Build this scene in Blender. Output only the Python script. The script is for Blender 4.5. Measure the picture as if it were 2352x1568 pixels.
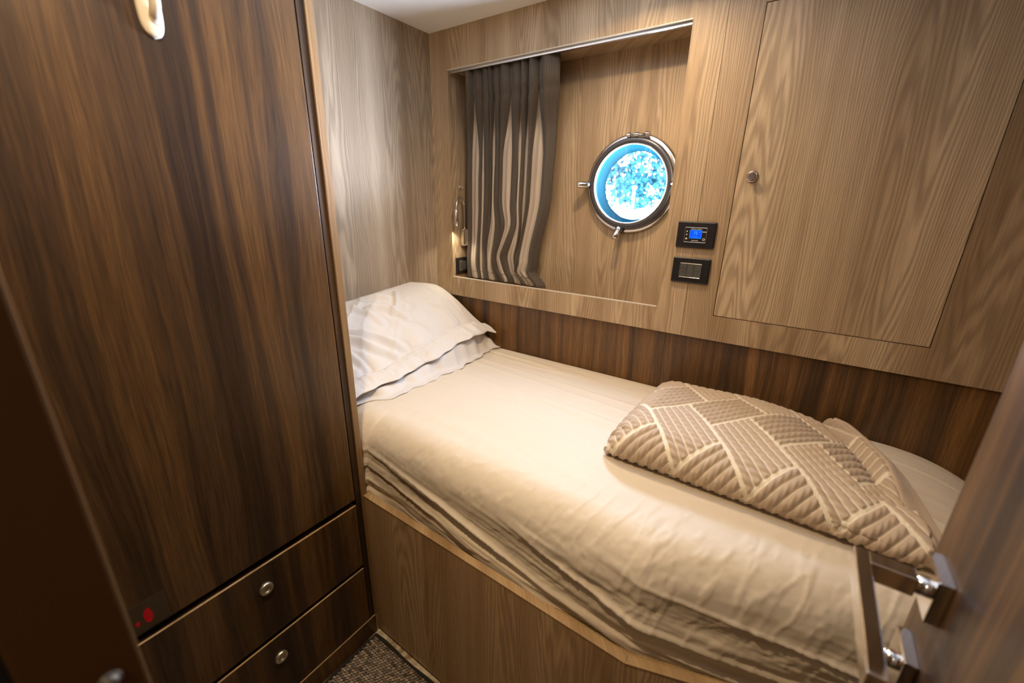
import bpy, bmesh, math, random
import numpy as np
from mathutils import Vector, Matrix, noise

for o in list(bpy.data.objects): bpy.data.objects.remove(o)
SC = bpy.context.scene
COL = SC.collection
rnd = random.Random(7)

# ------------------------------------------------------------------ camera
yaw, pitch, roll, fpx = -0.602897, 0.321420, 0.0174968, 961.848
ca, sa, cb, sb, cc, sc_ = math.cos(yaw), math.sin(yaw), math.cos(pitch), math.sin(pitch), math.cos(roll), math.sin(roll)
fwd = Vector((sa * cb, ca * cb, -sb)); r0 = Vector((ca, -sa, 0)); u0 = r0.cross(fwd)
rt = r0 * cc + u0 * sc_; up = -r0 * sc_ + u0 * cc
cam = bpy.data.cameras.new('camera'); cam.sensor_width = 36; cam.lens = fpx / 2352 * 36
cam.clip_start = 0.01; cam.clip_end = 200
cam.dof.use_dof = True; cam.dof.focus_distance = 1.42; cam.dof.aperture_fstop = 2.6
co = bpy.data.objects.new('camera', cam); COL.objects.link(co)
m = Matrix(((rt.x, up.x, -fwd.x), (rt.y, up.y, -fwd.y), (rt.z, up.z, -fwd.z)))
co.matrix_world = m.to_4x4()
SC.camera = co

# ------------------------------------------------------------------ world, lights, exposure
W = bpy.data.worlds.new('world'); SC.world = W; W.use_nodes = True
nt = W.node_tree; nt.nodes.clear()
out = nt.nodes.new('ShaderNodeOutputWorld'); bg = nt.nodes.new('ShaderNodeBackground')
tc = nt.nodes.new('ShaderNodeTexCoord'); sep = nt.nodes.new('ShaderNodeSeparateXYZ')
rp = nt.nodes.new('ShaderNodeValToRGB')
mr = nt.nodes.new('ShaderNodeMapRange'); mr.inputs[1].default_value = -1; mr.inputs[2].default_value = 1
nt.links.new(tc.outputs['Generated'], sep.inputs[0]); nt.links.new(sep.outputs['Z'], mr.inputs[0])
nt.links.new(mr.outputs[0], rp.inputs[0]); nt.links.new(rp.outputs[0], bg.inputs[0]); nt.links.new(bg.outputs[0], out.inputs[0])
rp.color_ramp.elements[0].position = 0.0; rp.color_ramp.elements[0].color = (0.90, 0.91, 1.0, 1)
rp.color_ramp.elements[1].position = 1.0; rp.color_ramp.elements[1].color = (0.11, 0.14, 0.20, 1)
e = rp.color_ramp.elements.new(0.49); e.color = (0.90, 0.90, 1.0, 1)
e = rp.color_ramp.elements.new(0.56); e.color = (0.24, 0.26, 0.30, 1)
bg.inputs[1].default_value = 600.0
SC.view_settings.view_transform = 'Standard'; SC.view_settings.look = 'None'
SC.view_settings.gamma = 1; SC.view_settings.use_curve_mapping = False
SC.view_settings.exposure = -0.10
cy = SC.cycles
cy.use_denoising = True; cy.max_bounces = 8; cy.diffuse_bounces = 4; cy.glossy_bounces = 4
cy.caustics_reflective = False; cy.caustics_refractive = False; cy.sample_clamp_indirect = 4.0
cy.transparent_max_bounces = 8

PX, PZ, PR = -0.578, 0.067, 0.135        # porthole centre and glass radius
def lamp(name, loc, power, color, size, spread=160, rot=(0, 0, 0)):
    l = bpy.data.lights.new(name, 'AREA'); l.shape = 'DISK'; l.size = size; l.energy = power; l.color = color
    l.spread = math.radians(spread)
    o = bpy.data.objects.new(name, l); COL.objects.link(o); o.location = loc; o.rotation_euler = rot
    return o
WARM = (1.0, 0.73, 0.42)
lamp('ceiling_downlight', (-0.50, 1.16, 0.632), 5.4, WARM, 0.05, 150)
lamp('ceiling_downlight', (-0.50, 0.20, 0.632), 9.5, WARM, 0.05, 150)
lamp('hall_fill_light', (0.0, -0.75, 0.55), 3, WARM, 0.06, 160)  # added fill behind the camera, brightens the bunk panel through the doorway
pl = bpy.data.lights.new('porthole_portal', 'AREA'); pl.shape = 'DISK'; pl.size = 0.26; pl.cycles.is_portal = True
po = bpy.data.objects.new('porthole_portal', pl); COL.objects.link(po)
po.location = (PX, 1.646, PZ); po.rotation_euler = (math.radians(-90), 0, 0)

# ------------------------------------------------------------------ helpers
def tag(o, label=None, cat=None, group=None, kind=None):
    if label: o['label'] = label
    if cat: o['category'] = cat
    if group: o['group'] = group
    if kind: o['kind'] = kind
    return o
def empty(name, loc=(0, 0, 0), **k):
    o = bpy.data.objects.new(name, None); COL.objects.link(o); o.location = loc; o.empty_display_size = 0.05
    return tag(o, **k)
def wmat(o):
    M = Matrix.Translation(o.location)
    return (wmat(o.parent) @ M) if o.parent else M
def link(name, me, mat, parent=None, smooth=False, loc=None):
    """mesh given in world coordinates; when a parent sits elsewhere the object is offset back"""
    o = bpy.data.objects.new(name, me); COL.objects.link(o)
    for mm in (mat if isinstance(mat, (list, tuple)) else [mat]): me.materials.append(mm)
    if smooth:
        for p in me.polygons: p.use_smooth = True
    if parent:
        o.parent = parent
        o.location = -wmat(parent).translation
    return o
def obj(name, bm, mat, parent=None, smooth=False, bevel=0, seg=2):
    me = bpy.data.meshes.new(name); bm.normal_update(); bm.to_mesh(me); bm.free()
    o = link(name, me, mat, parent, smooth)
    if bevel:
        b = o.modifiers.new('bevel', 'BEVEL'); b.width = bevel; b.segments = seg; b.limit_method = 'ANGLE'; b.angle_limit = math.radians(35)
    return o
def bx(bm, x0, x1, y0, y1, z0, z1, mi=0):
    v = [bm.verts.new((x, y, z)) for z in (z0, z1) for y in (y0, y1) for x in (x0, x1)]
    for f in ((0, 2, 3, 1), (4, 5, 7, 6), (0, 1, 5, 4), (2, 6, 7, 3), (0, 4, 6, 2), (1, 3, 7, 5)):
        bm.faces.new([v[i] for i in f]).material_index = mi
def box(name, x0, x1, y0, y1, z0, z1, mat, parent=None, bevel=0, **k):
    bm = bmesh.new(); bx(bm, x0, x1, y0, y1, z0, z1); return obj(name, bm, mat, parent, bevel=bevel, **k)
def lathe(bm, prof, origin, axis='y', n=40, mi=0, close=False):
    """prof: list of (radius, height along axis). axis direction may be 'x','y','z' or a Vector"""
    ax = {'x': Vector((1, 0, 0)), 'y': Vector((0, 1, 0)), 'z': Vector((0, 0, 1))}.get(axis, axis) if isinstance(axis, str) else axis.normalized()
    a = Vector((0, 0, 1)) if abs(ax.z) < .9 else Vector((1, 0, 0))
    e1 = ax.cross(a).normalized(); e2 = ax.cross(e1)
    O = Vector(origin); rings = []
    for r, h in prof:
        if r < 1e-6: rings.append([bm.verts.new(O + ax * h)])
        else: rings.append([bm.verts.new(O + ax * h + (e1 * math.cos(t) + e2 * math.sin(t)) * r) for t in [2 * math.pi * i / n for i in range(n)]])
    if close: rings.append(rings[0])
    for A, B in zip(rings, rings[1:]):
        for i in range(n):
            j = (i + 1) % n
            if len(A) == 1 and len(B) == 1: continue
            f = [A[0], B[i], B[j]] if len(A) == 1 else ([A[i], B[0], A[j]] if len(B) == 1 else [A[i], B[i], B[j], A[j]])
            bm.faces.new(f).material_index = mi
    bmesh.ops.recalc_face_normals(bm, faces=bm.faces)
def tube(bm, pts, r, n=12, mi=0):
    pts = [Vector(p) for p in pts]; rings = []
    d0 = (pts[1] - pts[0]).normalized(); a = Vector((0, 0, 1)) if abs(d0.z) < .9 else Vector((1, 0, 0))
    nrm = d0.cross(a).normalized()
    for i, p in enumerate(pts):
        d = (pts[min(i + 1, len(pts) - 1)] - pts[max(i - 1, 0)]).normalized()
        nrm = (nrm - d * nrm.dot(d)).normalized(); b = d.cross(nrm)
        rr = r[i] if isinstance(r, (list, tuple)) else r
        rings.append([bm.verts.new(p + (nrm * math.cos(t) + b * math.sin(t)) * rr) for t in [2 * math.pi * k / n for k in range(n)]])
    for A, B in zip(rings, rings[1:]):
        for i in range(n): bm.faces.new([A[i], B[i], B[(i + 1) % n], A[(i + 1) % n]]).material_index = mi
    bm.faces.new(rings[0][::-1]); bm.faces.new(rings[-1])
def grid_mesh(name, P, attrs=None, closed_u=False, uv=None):
    """P: array (nu, nv, 3) -> mesh of quads"""
    nu, nv = P.shape[:2]
    idx = np.arange(nu * nv).reshape(nu, nv)
    if closed_u: idx = np.vstack([idx, idx[:1]])
    q = np.stack([idx[:-1, :-1], idx[1:, :-1], idx[1:, 1:], idx[:-1, 1:]], -1).reshape(-1, 4)
    me = bpy.data.meshes.new(name)
    me.vertices.add(nu * nv); me.vertices.foreach_set('co', P.reshape(-1, 3).astype(np.float32).ravel())
    me.loops.add(len(q) * 4); me.loops.foreach_set('vertex_index', q.ravel().astype(np.int32))
    me.polygons.add(len(q)); me.polygons.foreach_set('loop_start', (np.arange(len(q)) * 4).astype(np.int32))
    me.update(calc_edges=True)
    for k, v in (attrs or {}).items():
        a = me.attributes.new(k, 'FLOAT', 'POINT'); a.data.foreach_set('value', v.astype(np.float32).ravel())
    me.validate()
    return me
def smooth01(t):
    t = np.clip(t, 0, 1); return t * t * (3 - 2 * t)
_T = np.random.RandomState(5).rand(4096)
def vn(x, y, seed=0):
    """value noise -1..1, arrays"""
    x = np.asarray(x, float); y = np.asarray(y, float)
    xi = np.floor(x).astype(int); yi = np.floor(y).astype(int); fx = x - xi; fy = y - yi
    fx = fx * fx * fx * (fx * (fx * 6 - 15) + 10); fy = fy * fy * fy * (fy * (fy * 6 - 15) + 10)
    h = lambda a, b: _T[((a * 374761 + b * 668265 + seed * 9176) ^ (a * 31 + b * 17)) % 4096]
    return 2 * ((h(xi, yi) * (1 - fx) + h(xi + 1, yi) * fx) * (1 - fy) + (h(xi, yi + 1) * (1 - fx) + h(xi + 1, yi + 1) * fx) * fy) - 1
def fbm(x, y, o=4, seed=0):
    s = 0; a = 1; t = 0
    for k in range(o): s = s + a * vn(x * 2 ** k, y * 2 ** k, seed + k); t += a; a *= .5
    return s / t

# ------------------------------------------------------------------ materials
class N:
    def __init__(s, name):
        s.m = bpy.data.materials.new(name); s.m.use_nodes = True; s.t = s.m.node_tree; s.b = s.t.nodes['Principled BSDF']
    def n(s, ty, **k):
        nd = s.t.nodes.new(ty)
        for a, v in k.items(): setattr(nd, a, v)
        return nd
    def l(s, a, b): s.t.links.new(a, b)
    def math(s, op, a, b=None, c=None, clamp=False):
        nd = s.n('ShaderNodeMath', operation=op); nd.use_clamp = clamp
        for i, v in enumerate((a, b, c)):
            if v is None: continue
            if isinstance(v, (int, float)): nd.inputs[i].default_value = v
            else: s.l(v, nd.inputs[i])
        return nd.outputs[0]
    def mix(s, f, a, b, blend='MIX'):
        nd = s.n('ShaderNodeMix', data_type='RGBA', blend_type=blend)
        for sock, v in ((nd.inputs[0], f), (nd.inputs[6], a), (nd.inputs[7], b)):
            if isinstance(v, (int, float)): sock.default_value = v
            elif isinstance(v, tuple): sock.default_value = v + (1,) if len(v) == 3 else v
            else: s.l(v, sock)
        return nd.outputs[2]
    def comb(s, x, y, z):
        nd = s.n('ShaderNodeCombineXYZ')
        for i, v in enumerate((x, y, z)):
            if isinstance(v, (int, float)): nd.inputs[i].default_value = v
            else: s.l(v, nd.inputs[i])
        return nd.outputs[0]
    def noise(s, vec, scale=1, detail=2, rough=.5):
        nd = s.n('ShaderNodeTexNoise'); nd.inputs['Scale'].default_value = scale; nd.inputs['Detail'].default_value = detail
        nd.inputs['Roughness'].default_value = rough; s.l(vec, nd.inputs['Vector']); return nd.outputs['Fac']
    def ramp(s, f, stops, interp='LINEAR'):
        nd = s.n('ShaderNodeValToRGB'); cr = nd.color_ramp; cr.interpolation = interp
        cr.elements[0].position, cr.elements[0].color = stops[0][0], stops[0][1] + (1,)
        cr.elements[1].position, cr.elements[1].color = stops[-1][0], stops[-1][1] + (1,)
        for p, c in stops[1:-1]: cr.elements.new(p).color = c + (1,)
        s.l(f, nd.inputs[0]); return nd.outputs[0]
    def bump(s, h, strength=.2, dist=.002):
        nd = s.n('ShaderNodeBump'); nd.inputs['Strength'].default_value = strength; nd.inputs['Distance'].default_value = dist
        s.l(h, nd.inputs['Height']); s.l(nd.outputs[0], s.b.inputs['Normal'])
    def set(s, **k):
        for a, v in k.items():
            i = s.b.inputs[a.replace('_', ' ')]
            i.default_value = v + (1,) if isinstance(v, tuple) and len(v) == 3 else v
        return s
def plain(name, col, rough=.5, metal=0, **k):
    n = N(name); n.set(Base_Color=col, Roughness=rough, Metallic=metal, **k); return n.m

def light_wood(name, off=0.0, tint=(1, 1, 1), rough=.42, contrast=1.0):
    n = N(name); geo = n.n('ShaderNodeNewGeometry'); s = n.n('ShaderNodeSeparateXYZ'); n.l(geo.outputs['Position'], s.inputs[0])
    X, Y, Z = s.outputs
    t = n.math('ADD', n.math('ADD', X, n.math('MULTIPLY', Y, 0.93)), off)
    big = n.noise(n.comb(n.math('MULTIPLY', t, 4.5), off * 3.1, n.math('MULTIPLY', Z, 0.38)), 1, 1.5, .45)
    med = n.noise(n.comb(n.math('MULTIPLY', t, 30), off, n.math('MULTIPLY', Z, 3.0)), 1, 2, .5)
    r = n.math('ADD', n.math('ADD', n.math('MULTIPLY', t, 92), n.math('MULTIPLY', big, 56)), n.math('MULTIPLY', med, 3.0))
    saw = n.math('FRACT', r)
    line = n.math('POWER', n.math('SINE', n.math('MULTIPLY', saw, 3.14159)), 2.4)                                   # dark late wood edge
    bands = n.noise(n.comb(n.math('MULTIPLY', t, 9), 7 + off, n.math('MULTIPLY', Z, 0.25)), 1, 2, .6)
    fib = n.noise(n.comb(n.math('MULTIPLY', t, 420), off, n.math('MULTIPLY', Z, 9)), 1, 2, .6)
    T = lambda c: tuple(a * b for a, b in zip(c, tint))
    base = n.ramp(bands, [(.30, T((.29, .187, .098))), (.48, T((.43, .300, .172))), (.68, T((.56, .412, .250)))])
    col = n.mix(n.math('MULTIPLY', line, .48 * contrast), base, T((.17, .105, .058)))
    fm = n.math('MULTIPLY_ADD', fib, .7, .65)
    col = n.mix(1.0, col, n.comb(fm, fm, fm), 'MULTIPLY')
    n.l(col, n.b.inputs['Base Color'])
    n.bump(n.math('SUBTRACT', fib, n.math('MULTIPLY', line, .6)), .25, .0006)
    n.set(Roughness=rough, Specular_IOR_Level=.35); return n.m

def dark_wood(name, off=0.0, rough=.36, gain=1.0, soft=False):
    n = N(name); geo = n.n('ShaderNodeNewGeometry'); s = n.n('ShaderNodeSeparateXYZ'); n.l(geo.outputs['Position'], s.inputs[0])
    X, Y, Z = s.outputs
    t = n.math('ADD', n.math('ADD', X, n.math('MULTIPLY', Y, 0.95)), off)
    warp = n.noise(n.comb(n.math('MULTIPLY', t, 5), 1 + off, n.math('MULTIPLY', Z, .9)), 1, 2, .5)
    tb = n.math('MULTIPLY_ADD', warp, .10, t)
    bands = n.noise(n.comb(n.math('MULTIPLY', tb, 15), 3 + off, n.math('MULTIPLY', Z, .12)), 1, 2, .55)
    fib = n.noise(n.comb(n.math('MULTIPLY', tb, 330), off, n.math('MULTIPLY', Z, 11)), 1, 3, .65)
    fine = n.noise(n.comb(n.math('MULTIPLY', tb, 75), off + 5, n.math('MULTIPLY', Z, .8)), 1, 2, .6)
    G = lambda c: tuple(a * gain for a in c)
    base = n.ramp(n.math('ADD', n.math('MULTIPLY', bands, .72), n.math('MULTIPLY', fine, .28)),
                  [(.34, G((.038, .019, .008))), (.46, G((.080, .040, .015))), (.56, G((.148, .072, .022))), (.68, G((.212, .105, .032)))])
    fm = n.math('MULTIPLY_ADD', fib, 1.8, .10)
    col = n.mix(1.0, base, n.comb(fm, fm, fm), 'MULTIPLY')
    n.l(col, n.b.inputs['Base Color']); n.bump(fib, .22, .0006)
    n.set(Roughness=rough, Specular_IOR_Level=.4); return n.m

M = {}
M['wood_hull'] = light_wood('pale_wood_hull', 0.0)
M['wood_hull2'] = light_wood('pale_wood_panel', 3.7)
M['wood_locker'] = light_wood('pale_wood_locker', 9.3)
M['wood_back'] = light_wood('pale_wood_recess', 5.1)
M['wood_head'] = light_wood('pale_wood_head_daylit', 14.2, (.90, .98, 1.14), .62)  # bluish tint puts the cool porthole daylight into the wood colour
M['wood_bunk'] = light_wood('pale_wood_bunk_brightened', 21.4, (1.15, 1.10, 1.02), .38)  # wood colour raised in place of lamp light on the side panel
M['wood_edge'] = light_wood('pale_wood_edge', 2.2, (.95, .88, .74), .4, .3)
M['trim_edge'] = light_wood('pale_wood_trim', 7.7, (.62, .52, .38), .5, .3)
M['dark'] = dark_wood('dark_wood')
M['dark_door'] = dark_wood('dark_wood_wardrobe', 4.4, .38, .58)
M['dark_band'] = dark_wood('dark_wood_band', 8.8, .32)
M['jamb'] = plain('brown_jamb', (.105, .050, .016), .85, 0, Specular_IOR_Level=.1)
M['dark_stile'] = dark_wood('dark_wood_stile_shaded', 2.3, .5, .38)  # dark wood taken darker, shade of the recessed stile put into its colour
M['dark_soft'] = dark_wood('dark_wood_door', 12.3, .45, .8)
M['black'] = plain('black_gap', (.012, .009, .008), .7)
M['chrome'] = plain('chrome', (.80, .78, .76), .07, 1)
M['steel'] = plain('polished_steel', (.62, .58, .54), .16, 1)
M['steel_dark'] = plain('lid_steel', (.085, .080, .085), .30, .6)
M['alu'] = plain('aluminium_rail', (.78, .79, .82), .25, 1)
M['white_edge'] = plain('white_edging', (.60, .54, .44), .35)
M['silver'] = plain('satin_silver', (.62, .57, .48), .30, .9)
M['dull'] = plain('dull_metal', (.22, .20, .17), .5, .8)
M['black_plastic'] = plain('black_plate', (.012, .010, .010), .32)
M['gray_module'] = plain('grey_module', (.060, .058, .047), .5)
M['handle_white'] = plain('ivory_enamel', (.66, .60, .50), .25)
M['rubber'] = plain('dark_rubber', (.015, .012, .010), .7)
n = N('hull_daylight_blue'); df = n.n('ShaderNodeBsdfDiffuse'); df.inputs[0].default_value = (.0022, .0170, .0250, 1)  # teal daylight in the porthole tunnel, put into a near-black blue
n.l(df.outputs[0], n.t.nodes['Material Output'].inputs[0]); M['hull_blue'] = n.m

n = N('ceiling_vinyl'); geo = n.n('ShaderNodeNewGeometry')
n.bump(n.noise(geo.outputs['Position'], 900, 2), .25, .0006); n.set(Base_Color=(.88, .86, .83), Roughness=.6); M['ceiling'] = n.m

n = N('mattress_sheet'); geo = n.n('ShaderNodeNewGeometry')
n.bump(n.noise(geo.outputs['Position'], 1400, 2), .15, .0004)
n.set(Base_Color=(.66, .575, .455), Roughness=.62, Sheen_Weight=.1, Specular_IOR_Level=.45); M['sheet'] = n.m
n = N('pillow_cotton'); geo = n.n('ShaderNodeNewGeometry')
n.bump(n.noise(geo.outputs['Position'], 1500, 2), .12, .0004)
n.set(Base_Color=(.68, .635, .585), Roughness=.6, Sheen_Weight=.1); M['pillow'] = n.m

n = N('blanket_cloth'); at = n.n('ShaderNodeAttribute', attribute_name='cord'); geo = n.n('ShaderNodeNewGeometry')
n.l(n.mix(at.outputs['Fac'], (.45, .335, .23), (.78, .68, .52)), n.b.inputs['Base Color'])
n.bump(n.noise(geo.outputs['Position'], 900, 2, .6), .4, .0008); n.set(Roughness=.85, Sheen_Weight=.25); M['blanket'] = n.m

n = N('curtain_cloth'); at = n.n('ShaderNodeAttribute', attribute_name='stripe'); uv = n.n('ShaderNodeAttribute', attribute_name='su'); geo = n.n('ShaderNodeNewGeometry')
s = n.n('ShaderNodeSeparateXYZ'); n.l(geo.outputs['Position'], s.inputs[0])
wa = n.math('SINE', n.math('ADD', n.math('MULTIPLY', uv.outputs['Fac'], 1050), n.math('MULTIPLY', s.outputs[2], 1900)))
wb = n.math('SINE', n.math('SUBTRACT', n.math('MULTIPLY', uv.outputs['Fac'], 1050), n.math('MULTIPLY', s.outputs[2], 1900)))
wv = n.math('GREATER_THAN', n.math('MULTIPLY', wa, wb), 0.1)
col = n.mix(at.outputs['Fac'], n.mix(wv, (.062, .045, .030), (.165, .125, .085)), (.66, .54, .41))
n.l(col, n.b.inputs['Base Color']); n.set(Roughness=.75, Sheen_Weight=.15)
tr = n.n('ShaderNodeBsdfTranslucent'); n.l(col, tr.inputs[0]); mx = n.n('ShaderNodeMixShader'); mx.inputs[0].default_value = .25
n.l(n.b.outputs[0], mx.inputs[1]); n.l(tr.outputs[0], mx.inputs[2]); n.l(mx.outputs[0], n.t.nodes['Material Output'].inputs[0]); M['curtain'] = n.m

n = N('porthole_glass'); tb = n.n('ShaderNodeBsdfTransparent'); tb.inputs[0].default_value = (.76, .88, 1.0, 1)
gl = n.n('ShaderNodeBsdfGlossy'); gl.inputs['Roughness'].default_value = .02
mx = n.n('ShaderNodeMixShader'); mx.inputs[0].default_value = .06
n.l(tb.outputs[0], mx.inputs[1]); n.l(gl.outputs[0], mx.inputs[2]); n.l(mx.outputs[0], n.t.nodes['Material Output'].inputs[0]); M['glass'] = n.m

n = N('bare_fibreglass_floor'); geo = n.n('ShaderNodeNewGeometry')
d = n.noise(geo.outputs['Position'], 60, 4, .7); d2 = n.noise(geo.outputs['Position'], 14, 2)
n.l(n.mix(n.ramp(n.math('MULTIPLY', d, d2), [(.18, (0, 0, 0)), (.33, (1, 1, 1))]), (.72, .62, .44), (.30, .19, .09)), n.b.inputs['Base Color']); n.set(Roughness=.6); M['floor'] = n.m
n = N('chipboard'); geo = n.n('ShaderNodeNewGeometry'); n.l(n.ramp(n.noise(geo.outputs['Position'], 500, 2), [(.35, (.20, .12, .05)), (.6, (.5, .36, .18))]), n.b.inputs['Base Color']); M['chip'] = n.m
n = N('carpet_yarn'); at = n.n('ShaderNodeAttribute', attribute_name='tone'); geo = n.n('ShaderNodeNewGeometry')
n.l(n.mix(at.outputs['Fac'], (.08, .062, .045), (.55, .44, .33)), n.b.inputs['Base Color']); n.bump(n.noise(geo.outputs['Position'], 1500, 2), .4, .0008); n.set(Roughness=.9); M['yarn'] = n.m
M['carpet_base'] = plain('carpet_backing', (.03, .024, .018), .95)
M['binding'] = plain('carpet_binding', (.022, .018, .016), .9)
n = N('leaves'); oi = n.n('ShaderNodeNewGeometry'); n.l(n.ramp(n.noise(oi.outputs['Position'], 3.0, 2), [(.35, (.0008, .0042, .0060)), (.65, (.0026, .0092, .0108))]), n.b.inputs['Base Color']); n.set(Roughness=.8, Specular_IOR_Level=0.0); M['leaves'] = n.m
M['bark'] = plain('bark', (.03, .03, .03), .8)
M['white_paint'] = plain('white_paint', (.7, .7, .7), .6)
n = N('thermostat_display'); n.set(Base_Color=(.0, .02, .2), Roughness=.3, Emission_Color=(.0, .075, 1.0), Emission_Strength=1.0); M['lcd'] = n.m
n = N('thermostat_display_edge'); n.set(Base_Color=(.0, .1, .4), Emission_Color=(.0, .27, 1.0), Emission_Strength=1.0); M['lcd_edge'] = n.m
n = N('thermostat_digits'); n.set(Base_Color=(.0, .1, .4), Emission_Color=(.01, .40, .95), Emission_Strength=1.0); M['digits'] = n.m
M['print'] = plain('white_print', (.85, .75, .62), .5)
n = N('sticker_film'); n.set(Base_Color=(.045, .028, .014), Roughness=.4); M['film'] = n.m
M['red'] = plain('red_print', (.40, .003, .005), .5)
n = N('lamp_lens'); n.set(Base_Color=(1, 1, 1), Emission_Color=(1, .93, .78), Emission_Strength=14); M['lens'] = n.m

# ------------------------------------------------------------------ key dimensions (metres, camera at the origin)
D = 1.45; DB = 1.597                       # hull wall face, recess back wall
XH = -1.4355; XF = 0.66                    # head wall, foot wall
ZC = 0.6425; ZF = -1.392                   # ceiling, bare floor
XS = -0.302; ZL = -0.4205                  # panel seam, lower edge of pale panels
RX0, RX1, RZ0, RZ1 = -1.341, -0.394, -0.3365, 0.503

# ------------------------------------------------------------------ setting
fl = box('floor', XH - .02, XF + .02, -1.4, D + .2, ZF - .03, ZF, M['floor']); tag(fl, kind='structure')
ce = empty('ceiling', (0, 0, ZC), kind='structure')
for a, b in ((XH - .02, -0.881), (-0.878, 0.05), (0.053, XF + .02)):
    box('ceiling_panel', a, b, -1.4, D + .02, ZC, ZC + .02, M['ceiling'], ce, bevel=.0015)
box('backing', XH - .02, XF + .02, -1.4, D + .02, ZC + .02, ZC + .04, M['ceiling'], ce)
wl = box('wall_left', XH - .02, XH, .60, D + .2, ZF, ZC + .02, M['wood_head']); tag(wl, kind='structure')
wr = box('wall_right', XF, XF + .02, -1.4, D + .2, ZF, ZC + .02, M['wood_hull2']); tag(wr, kind='structure')

wb_ = empty('wall_back', (0, D, ZF), kind='structure')
bm = bmesh.new()                            # frame panel around the recess
bx(bm, XH, XS - .0006, D, D + .010, RZ1, ZC + .02); bx(bm, XH, XS - .0006, D, D + .010, ZL, RZ0)
bx(bm, XH, RX0, D, D + .010, RZ0, RZ1); bx(bm, RX1, XS - .0006, D, D + .010, RZ0, RZ1)
obj('frame_panel', bm, M['wood_hull'], wb_)
LX0, LX1, LZ0, LZ1 = -0.2125, 0.306, -0.3385, 0.504
bm = bmesh.new()                            # panel around the locker door
bx(bm, XS + .0006, XF, D, D + .010, LZ1, ZC + .02); bx(bm, XS + .0006, XF, D, D + .010, ZL, LZ0)
bx(bm, XS + .0006, LX0, D, D + .010, LZ0, LZ1); bx(bm, LX1, XF, D, D + .010, LZ0, LZ1)
obj('locker_surround', bm, M['wood_hull2'], wb_)
box('seam_filler', XS - .004, XS + .004, D + .0015, D + .01, ZL + .001, ZC, M['dark'], wb_)
# recess shell
def plate_round_hole(x0, x1, z0, z1, cx, cz, r, y0, y1, n=96):
    bm = bmesh.new(); angs = sorted(set([2 * math.pi * i / n for i in range(n)] + [math.atan2(z - cz, x - cx) % (2 * math.pi) for x in (x0, x1) for z in (z0, z1)]))
    R = []
    for a in angs:
        c, s_ = math.cos(a), math.sin(a)
        k = min([t for t in ((x1 - cx) / c if c > 1e-9 else 1e9, (x0 - cx) / c if c < -1e-9 else 1e9, (z1 - cz) / s_ if s_ > 1e-9 else 1e9, (z0 - cz) / s_ if s_ < -1e-9 else 1e9)])
        R.append([bm.verts.new((cx + r * c, y0, cz + r * s_)), bm.verts.new((cx + k * c, y0, cz + k * s_)), bm.verts.new((cx + r * c, y1, cz + r * s_)), bm.verts.new((cx + k * c, y1, cz + k * s_))])
    for A, B in zip(R, R[1:] + R[:1]):
        bm.faces.new([A[0], A[1], B[1], B[0]]); bm.faces.new([A[2], B[2], B[3], A[3]]); bm.faces.new([A[0], B[0], B[2], A[2]])
    return bm
obj('recess_back', plate_round_hole(RX0 - .05, -0.10, -0.62, RZ1 + .03, PX, PZ, .139, DB, DB + .018), M['wood_back'], wb_)
box('recess_side', RX0 - .018, RX0, D + .010, DB, -.412, RZ1 + .02, M['wood_hull'], wb_)
box('recess_side', -0.24, -0.222, D + .010, DB, -.412, RZ1 + .02, M['wood_hull'], wb_)
box('recess_soffit', RX0, -.24, D + .010, DB, RZ1, RZ1 + .018, M['wood_back'], wb_)
box('recess_floor', RX0, -.24, D + .010, DB, -.412, -.400, M['wood_back'], wb_)
bm = bmesh.new(); e = .0028                 # thin pale edging round the opening
bx(bm, RX0, RX1, D - .0006, D + .0105, RZ1 - e, RZ1 + .0002); bx(bm, RX0, RX1, D - .0006, D + .0105, RZ0 - .0002, RZ0 + e)
obj('edging', bm, M['white_edge'], wb_)
bm = bmesh.new(); bx(bm, RX0 - .0002, RX0 + e, D - .0006, D + .0105, RZ0, RZ1); obj('edging', bm, M['wood_hull'], wb_)
# dark plank band under the pale panels
planks = [XH, -0.865, -0.352, 0.16, XF]
for a, b in zip(planks, planks[1:]):
    box('plank', a + .0006, b - .0006, D + .010, D + .026, -.95, ZL + .004, M['dark_band'], wb_)
box('band_backing', XH, XF, D + .026, D + .04, -.95, ZL, M['black'], wb_)
box('hull_liner', XH, XF, DB + .15, DB + .16, ZF, -.70, M['black'], wb_)
bm = bmesh.new()
obj('outer_hull', plate_round_hole(XH - .3, XF + .3, -1.5, 1.0, PX, PZ - .003, .120, DB + .041, DB + .046), M['hull_blue'], wb_)
box('liner', XH - .02, XF, D + .018, D + .03, RZ1 + .03, ZC + .03, M['black'], wb_)

# bulkhead between wardrobe and bunk
trm = empty('trim_1', (-1.19, .61, ZF), kind='structure')
box('bulkhead_panel', XH, -0.957, .607, .6245, ZF, ZC, M['wood_hull'], trm)
box('edge_strip', -0.957, -0.954, .607, .6245, ZF + .075, ZC, M['trim_edge'], trm)
box('exposed_chipboard', -0.957, -0.9545, .607, .6245, ZF, ZF + .075, M['chip'], trm)

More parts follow.
